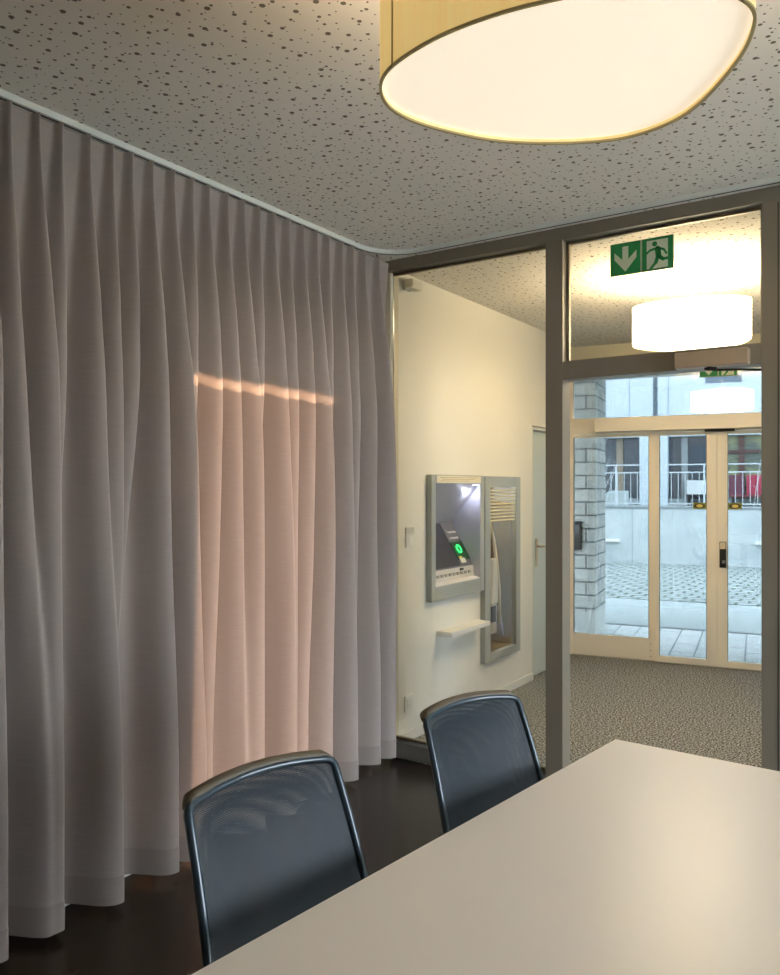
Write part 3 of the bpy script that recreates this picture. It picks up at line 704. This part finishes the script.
def sticker(s, z, parent):
    o = MB().box(s - 0.052, s + 0.052, 0.006, 0.0075, z - 0.026, z + 0.026).build('sticker', M_st, parent)
    m = MB(); m.prism([(s + 0.046 * math.cos(2 * PI * k / 20), 0.0045, z + 0.021 * math.sin(2 * PI * k / 20)) for k in range(20)], (0, 0.0015, 0)); m.build('dark_oval', M_std, o)
    m = MB(); m.prism([(s + 0.026 * math.cos(2 * PI * k / 20), 0.003, z + 0.014 * math.sin(2 * PI * k / 20)) for k in range(20)], (0, 0.0015, 0)); m.build('yellow_oval', M_sty, o)
sticker(1.128, 1.345, l2); sticker(1.402, 1.345, l3)
MB().box(1.17, 1.40, -0.05, -0.012, 1.966, 1.985).build('door_sensor', M_dark, e)
m = MB()
for k in range(3): m.cyl((0.735, 0.006, 0.04 + 0.055 * k), (0.735, 0.011, 0.04 + 0.055 * k), 0.005, 8)
m.build('screws', M_chrome, e)
MB().box(0.0, SR, -0.02, 0.08, -0.004, 0.006).build('threshold', M_chrome, e)

# ------------------------------------------------------------------ outside
def grid_mat(name, c1, c2, mortar, w, h, ms=0.03, off=0.5, noise=0.5, rot=0, axis='XY', rough=0.85):
    m = mat(name, c1, rough); nt = m.node_tree; N = nt.nodes; L = nt.links; b = N['Principled BSDF']
    tc = N.new('ShaderNodeTexCoord'); mp = N.new('ShaderNodeMapping'); L.new(tc.outputs['Object'], mp.inputs[0])
    src = mp.outputs[0]
    if axis == 'XZ':
        sp = N.new('ShaderNodeSeparateXYZ'); cb = N.new('ShaderNodeCombineXYZ'); L.new(tc.outputs['Object'], sp.inputs[0])
        ad = N.new('ShaderNodeMath'); ad.operation = 'ADD'; L.new(sp.outputs[0], ad.inputs[0]); L.new(sp.outputs[1], ad.inputs[1])
        L.new(ad.outputs[0], cb.inputs[0]); L.new(sp.outputs[2], cb.inputs[1]); src = cb.outputs[0]
    else: mp.inputs['Rotation'].default_value = (0, 0, rot)
    br = N.new('ShaderNodeTexBrick'); br.inputs['Color1'].default_value = c1; br.inputs['Color2'].default_value = c2; br.inputs['Mortar'].default_value = mortar
    br.inputs['Scale'].default_value = 1; br.inputs['Brick Width'].default_value = w; br.inputs['Row Height'].default_value = h; br.inputs['Mortar Size'].default_value = ms
    br.offset = off; L.new(src, br.inputs['Vector'])
    n = N.new('ShaderNodeTexNoise'); n.inputs['Scale'].default_value = 6; n.inputs['Detail'].default_value = 6; L.new(tc.outputs['Object'], n.inputs['Vector'])
    mr = N.new('ShaderNodeMapRange'); mr.inputs['To Min'].default_value = 1 - 0.3 * noise; mr.inputs['To Max'].default_value = 1 + 0.2 * noise; L.new(n.outputs['Fac'], mr.inputs['Value'])
    mi = N.new('ShaderNodeVectorMath'); mi.operation = 'MULTIPLY'; L.new(br.outputs['Color'], mi.inputs[0]); L.new(mr.outputs[0], mi.inputs[1])
    L.new(mi.outputs[0], b.inputs['Base Color'])
    return m
GZ = -0.02
def ground(name, s0, s1, v0, v1, z0, z1, material, label, cat='ground'):
    m = MB(); m.box(s0, s1, v0, v1, z0, z1); o = fobj(name, m, material); struct(o, label, cat); return o
ground('floor_pavement', -1.6, 6, 0.10, 1.86, -0.2, GZ, grid_mat('paving_slabs', rgb(222, 226, 226), rgb(212, 217, 218), rgb(140, 150, 152), 0.42, 0.21, 0.008, 0.5, 0.4, rot=PI / 2), 'pale paving slabs outside the entrance doors', 'pavement')
ground('trim_1', -7, 9, 1.86, 1.93, -0.2, GZ + 0.005, mat('kerb_dark', rgb(120, 128, 132), 0.9), 'dark kerb joint between paving and road', 'kerb')
ground('floor_road', -7, 9, 1.93, 4.1, -0.2, GZ - 0.01, mat('asphalt', rgb(160, 168, 168), 0.95, noise=(60, rgb(182, 190, 190), 0.3, 0.7)), 'grey asphalt strip of the street', 'road')
ground('floor_cobbles', -7, 9, 4.1, 9.4, -0.2, GZ, grid_mat('grass_pavers', rgb(172, 180, 180), rgb(158, 167, 166), rgb(92, 102, 90), 0.27, 0.2, 0.022, 0.5, 0.8, rot=0.12), 'grey paving stones with mossy joints across the street', 'paving')
# masonry pillar and its intercom
blk = grid_mat('grey_block_masonry', rgb(190, 191, 186), rgb(176, 178, 174), rgb(92, 98, 100), 0.27, 0.137, 0.008, 0.5, 0.3, axis='XZ')
pl = empty('masonry_pillar', FP(-0.3, 1.1, GZ), PHI); tag(pl, 'grey block masonry pillar outside the left entrance pane', 'pillar')
MB().box(-0.5, 0.36, 0, 0.62, 0.24, 2.78).build('block_shaft', blk, pl)
MB().box(-0.5, 0.36, 0, 0.62, 0, 0.24).build('plinth', mat('pillar_plinth', rgb(188, 190, 186), 0.85), pl)
ic = empty('intercom', FP(-0.125, 1.095, 0.86), PHI); tag(ic, 'dark grey intercom box on the masonry pillar', 'intercom')
MB().box(-0.06, 0.05, -0.03, 0.005, 0, 0.29).build('housing', M_dark, ic, bevel=0.003); MB().box(-0.04, 0.03, -0.032, -0.03, 0.16, 0.25).build('panel', mat('intercom_panel', rgb(96, 100, 102), 0.3), ic)
m = MB(); m.box(-1.6, 6, 0.25, 2.35, 2.76, 3.2); o = fobj('ceiling_porch', m, grid_mat('soffit_tiles', rgb(176, 180, 178), rgb(168, 172, 170), rgb(112, 116, 116), 0.5, 0.5, 0.008, 0.5, 0.3, axis='XY')); struct(o, 'tiled soffit of the entrance porch', 'soffit')
# retaining wall, railing
rw = empty('retaining_wall', FP(0, 9.4, GZ), PHI); tag(rw, 'pale concrete retaining wall across the street', 'wall')
MB().box(-7, 9, 0, 0.35, 0, 1.09).build('wall_body', mat('pale_concrete', rgb(196, 202, 202), 0.9, noise=(2.2, rgb(178, 186, 188), 0.35, 0.7, 9)), rw)
m = MB()
for s in (-5.5, -3.0, -0.72, 2.2, 5.0): m.box(s, s + 0.012, -0.002, 0.01, 0, 1.09)
m.build('expansion_joint', mat('joint_grey', rgb(140, 148, 150), 0.9), rw)
MB().box(-7, 9, -0.01, 0.30, 1.09, 1.13).build('coping', mat('coping_grey', rgb(132, 140, 142), 0.8), rw)
M_galv = mat('galvanised_steel', rgb(192, 199, 202), 0.5, 0.1)
rl = empty('railing', FP(0, 9.50, 1.11), PHI); tag(rl, 'white galvanised railing on top of the retaining wall', 'railing')
for z in (0.845, 0.69, 0.07): MB().box(-3.2, 3.8, -0.015, 0.015, z - 0.012, z + 0.012).build('rail', M_galv, rl)
bar = MB().box(-0.006, 0.006, -0.006, 0.006, 0.07, 0.69).build('bar', M_galv, rl)
bar.location = (-3.1, 0, 0)
for k in range(1, 54):
    b = bar.copy(); C.objects.link(b); b.parent = rl; b.location = (-3.1 + 0.13 * k, 0, 0)
for s in (-2.9, -1.05, 0.63, 2.3, 3.7): MB().box(s - 0.016, s + 0.016, -0.016, 0.016, 0, 0.85).build('post', M_galv, rl)
def wall_lamp(s, z, label):
    e = empty('wall_lamp', FP(s, 9.40, z), PHI); tag(e, label, 'wall lamp')
    MB().box(-0.14, 0.14, -0.09, 0, 0.0, 0.05).build('housing', M_white, e, bevel=0.005)
    MB().box(-0.1, 0.1, -0.08, -0.02, -0.012, 0.0).build('lens', M_silver, e)
wall_lamp(-1.10, 0.40, 'white wall lamp on the concrete wall beside the masonry pillar'); wall_lamp(1.68, 0.42, 'white wall lamp on the concrete wall at the right post')
# building across
bd = empty('shop_building', FP(0, 13.0, 1.07), PHI); tag(bd, 'white panelled building with dark shop windows across the street', 'building')
M_panel = mat('pale_panel', rgb(188, 198, 205), 0.7); Z0 = 0.0
MB().box(-7, 9, 0.0, 0.3, 1.66, 6.0).build('panel_front', M_panel, bd)
M_pj = mat('panel_joint', rgb(140, 152, 160), 0.8)
for s in (-3.0, -1.86, -1.29, -0.38, 2.6): MB().box(s, s + 0.02, -0.006, 0.002, 1.66, 6.0).build('panel_joint', M_pj, bd)
MB().box(-0.72, -0.62, -0.01, 0.002, 1.66, 6.0).build('dark_joint', mat('dark_joint', rgb(86, 98, 106), 0.8), bd)
MB().box(0.46, 1.25, -0.01, 0.002, 2.9, 4.3).build('upper_window', mat('upper_window', rgb(78, 96, 112), 0.15), bd)
MB().box(-1.03, -0.38, -0.1, 0.3, 0, 1.66).build('pillar', M_panel, bd)
MB().box(-3.3, -3.0, -0.1, 0.3, 0, 1.66).build('pillar', M_panel, bd)
MB().box(-0.085, 0.06, 0.12, 0.3, 0, 1.66).build('post', mat('post_grey', rgb(126, 132, 134), 0.7), bd)
M_shop = mat('shop_glass', rgb(58, 66, 74), 0.2)
MB().box(-3.0, -1.03, 0.25, 0.3, 0.0, 1.66).build('shop_window', M_shop, bd)
MB().box(-0.38, -0.085, 0.25, 0.3, 0.0, 1.66).build('shop_window', M_shop, bd)
MB().box(0.06, 0.80, 0.25, 0.3, 0.0, 1.66).build('shop_window', M_shop, bd)
MB().box(0.80, 4.6, 0.25, 0.3, 0.0, 1.66).build('shop_window', mat('shop_window_reflection', rgb(138, 144, 104), 0.3, noise=(2.5, rgb(92, 100, 92), 0.4, 0.6, 4)), bd)  # yellow-green reflections painted into the pane colour
MB().box(4.6, 9, 0.0, 0.3, 0, 1.66).build('pillar', M_panel, bd)
MB().box(-3.0, 4.6, 0.10, 0.25, 0.0, 0.16).build('plinth', mat('shop_plinth', rgb(150, 158, 160), 0.8), bd)
M_brown = mat('brown_window_bar', rgb(88, 62, 58), 0.6)
MB().box(1.18, 1.30, 0.17, 0.25, 0.16, 1.66).build('window_bar', M_brown, bd); MB().box(0.80, 3.0, 0.19, 0.25, 1.24, 1.31).build('window_bar', M_brown, bd); MB().box(0.78, 0.84, 0.17, 0.25, 0.16, 1.66).build('window_bar', M_brown, bd)
MB().box(-1.62, -1.46, 0.18, 0.25, 0.16, 1.66).build('inner_post', mat('tan_post', rgb(140, 128, 112), 0.7), bd)
rb = empty('red_bench', FP(2.2, 12.85, 1.07), PHI); tag(rb, 'crimson red bench back in front of the shop window at the right post', 'bench')
MB().box(-0.85, 1.2, 0, 0.05, 0.22, 0.72).build('backrest', mat('crimson_panel', rgb(158, 48, 72), 0.5), rb)
MB().box(-1.22, -0.9, 0.0, 0.05, 0.22, 0.72).build('dark_panel', mat('dark_crimson_panel', rgb(96, 50, 66), 0.5), rb)
MB().box(-1.2, 1.2, -0.35, 0.0, 0.22, 0.27).build('seat', mat('bench_seat', rgb(120, 60, 66), 0.6), rb)
for s in (-1.15, 1.1): MB().box(s, s + 0.05, -0.33, 0.03, 0, 0.22).build('leg', M_dark, rb)
tb = empty('white_counter', FP(0.28, 12.75, 1.07), PHI); tag(tb, 'small white counter box in front of the dark shop window', 'counter')
MB().box(-0.22, 0.24, 0, 0.3, 0.27, 0.60).build('counter_box', mat('counter_white', rgb(196, 200, 200), 0.6), tb)
for s in (-0.2, 0.18): MB().box(s, s + 0.04, 0, 0.3, 0, 0.27).build('leg', M_dark, tb)
gb = empty('grey_parapet', FP(-1.38, 10.4, 1.07), PHI); tag(gb, 'pale grey sloping planter box behind the railing', 'parapet')  # sloping parapet block standing in for an unidentified grey shape
m = MB(); m.prism([(-0.45, 0, 0), (0.38, 0, 0), (0.38, 0, 0.36), (0.05, 0, 0.36)], (0, 0.5, 0)); m.build('parapet_body', mat('parapet_grey', rgb(170, 180, 180), 0.8), gb)
def shrub(s, label, tall):
    e = empty('bare_shrub', FP(s, 10.15, 1.07), PHI); tag(e, label, 'shrub')
    random.seed(int(s * 100) + 5); m = MB()
    for k in range(tall):
        x = -0.25 + 0.5 * k / tall; lean = random.uniform(0.15, 0.5); h = random.uniform(0.9, 1.5); P = []
        for j in range(7):
            P.append((x + lean * j / 6 + random.uniform(-.015, .015), random.uniform(-.02, .02), h * j / 6))
        m.tube(P, [0.007 - 0.0008 * j for j in range(7)], 5)
        for j in range(2, 7):
            q = Vector(P[j]); m.tube([q, q + Vector((random.uniform(-.1, .1), 0, random.uniform(.02, .1)))], 0.003, 4)
    m.build('branches', mat('frosted_twigs', rgb(206, 212, 212), 0.8), e)
shrub(-1.55, 'frosted bare branches behind the railing, beside the masonry pillar', 6)
shrub(1.75, 'frosted bare branches in front of the red bench', 3)
# ground beyond
o = MB().box(-40, 40, -30, 60, -0.4, -0.15).build('floor_ground', mat('far_ground', rgb(205, 206, 200), 0.95)); struct(o)
m = MB(); m.box(-7, 9, 9.75, 20, -0.1, 1.07); o = fobj('floor_terrace', m, mat('terrace', rgb(158, 164, 164), 0.9)); struct(o, 'raised terrace behind the retaining wall', 'terrace')

# ------------------------------------------------------------------ light
W = bpy.data.worlds.new('world'); S.world = W; W.use_nodes = True
bg = W.node_tree.nodes['Background']; bg.inputs[0].default_value = (0.84, 0.92, 1.0, 1); bg.inputs[1].default_value = 9.6
# outside the curtain window: an unseen slab added to cut the low sun
o = MB().box(-3.05, -2.8, 0.5, 4.6, 2.2, 2.3).build('sun_cut_slab', M_wallroom); struct(o)
sun = bpy.data.lights.new('sun', 'SUN'); sun.energy = 48.0; sun.color = (1, .62, .38); sun.angle = math.radians(2.0)
so = bpy.data.objects.new('sun', sun); C.objects.link(so)
sd = Vector((0.93, -0.10, -0.36)).normalized(); so.rotation_euler = sd.to_track_quat('-Z', 'Y').to_euler()
# unseen block added to shade the street and edge the sunbeam
o = MB().box(-12, -9, 4.05, 40, -0.2, 14).build('sun_blocker', mat('sun_blocker_grey', rgb(190, 190, 186), 0.9)); struct(o)

S.view_settings.view_transform = 'Standard'; S.view_settings.look = 'None'; S.view_settings.gamma = 1; S.view_settings.exposure = 0.93
S.view_settings.use_curve_mapping = False
S.cycles.max_bounces = 10; S.cycles.transparent_max_bounces = 16; S.cycles.diffuse_bounces = 6
S.cycles.caustics_reflective = False; S.cycles.caustics_refractive = False
S.cycles.sample_clamp_indirect = 6
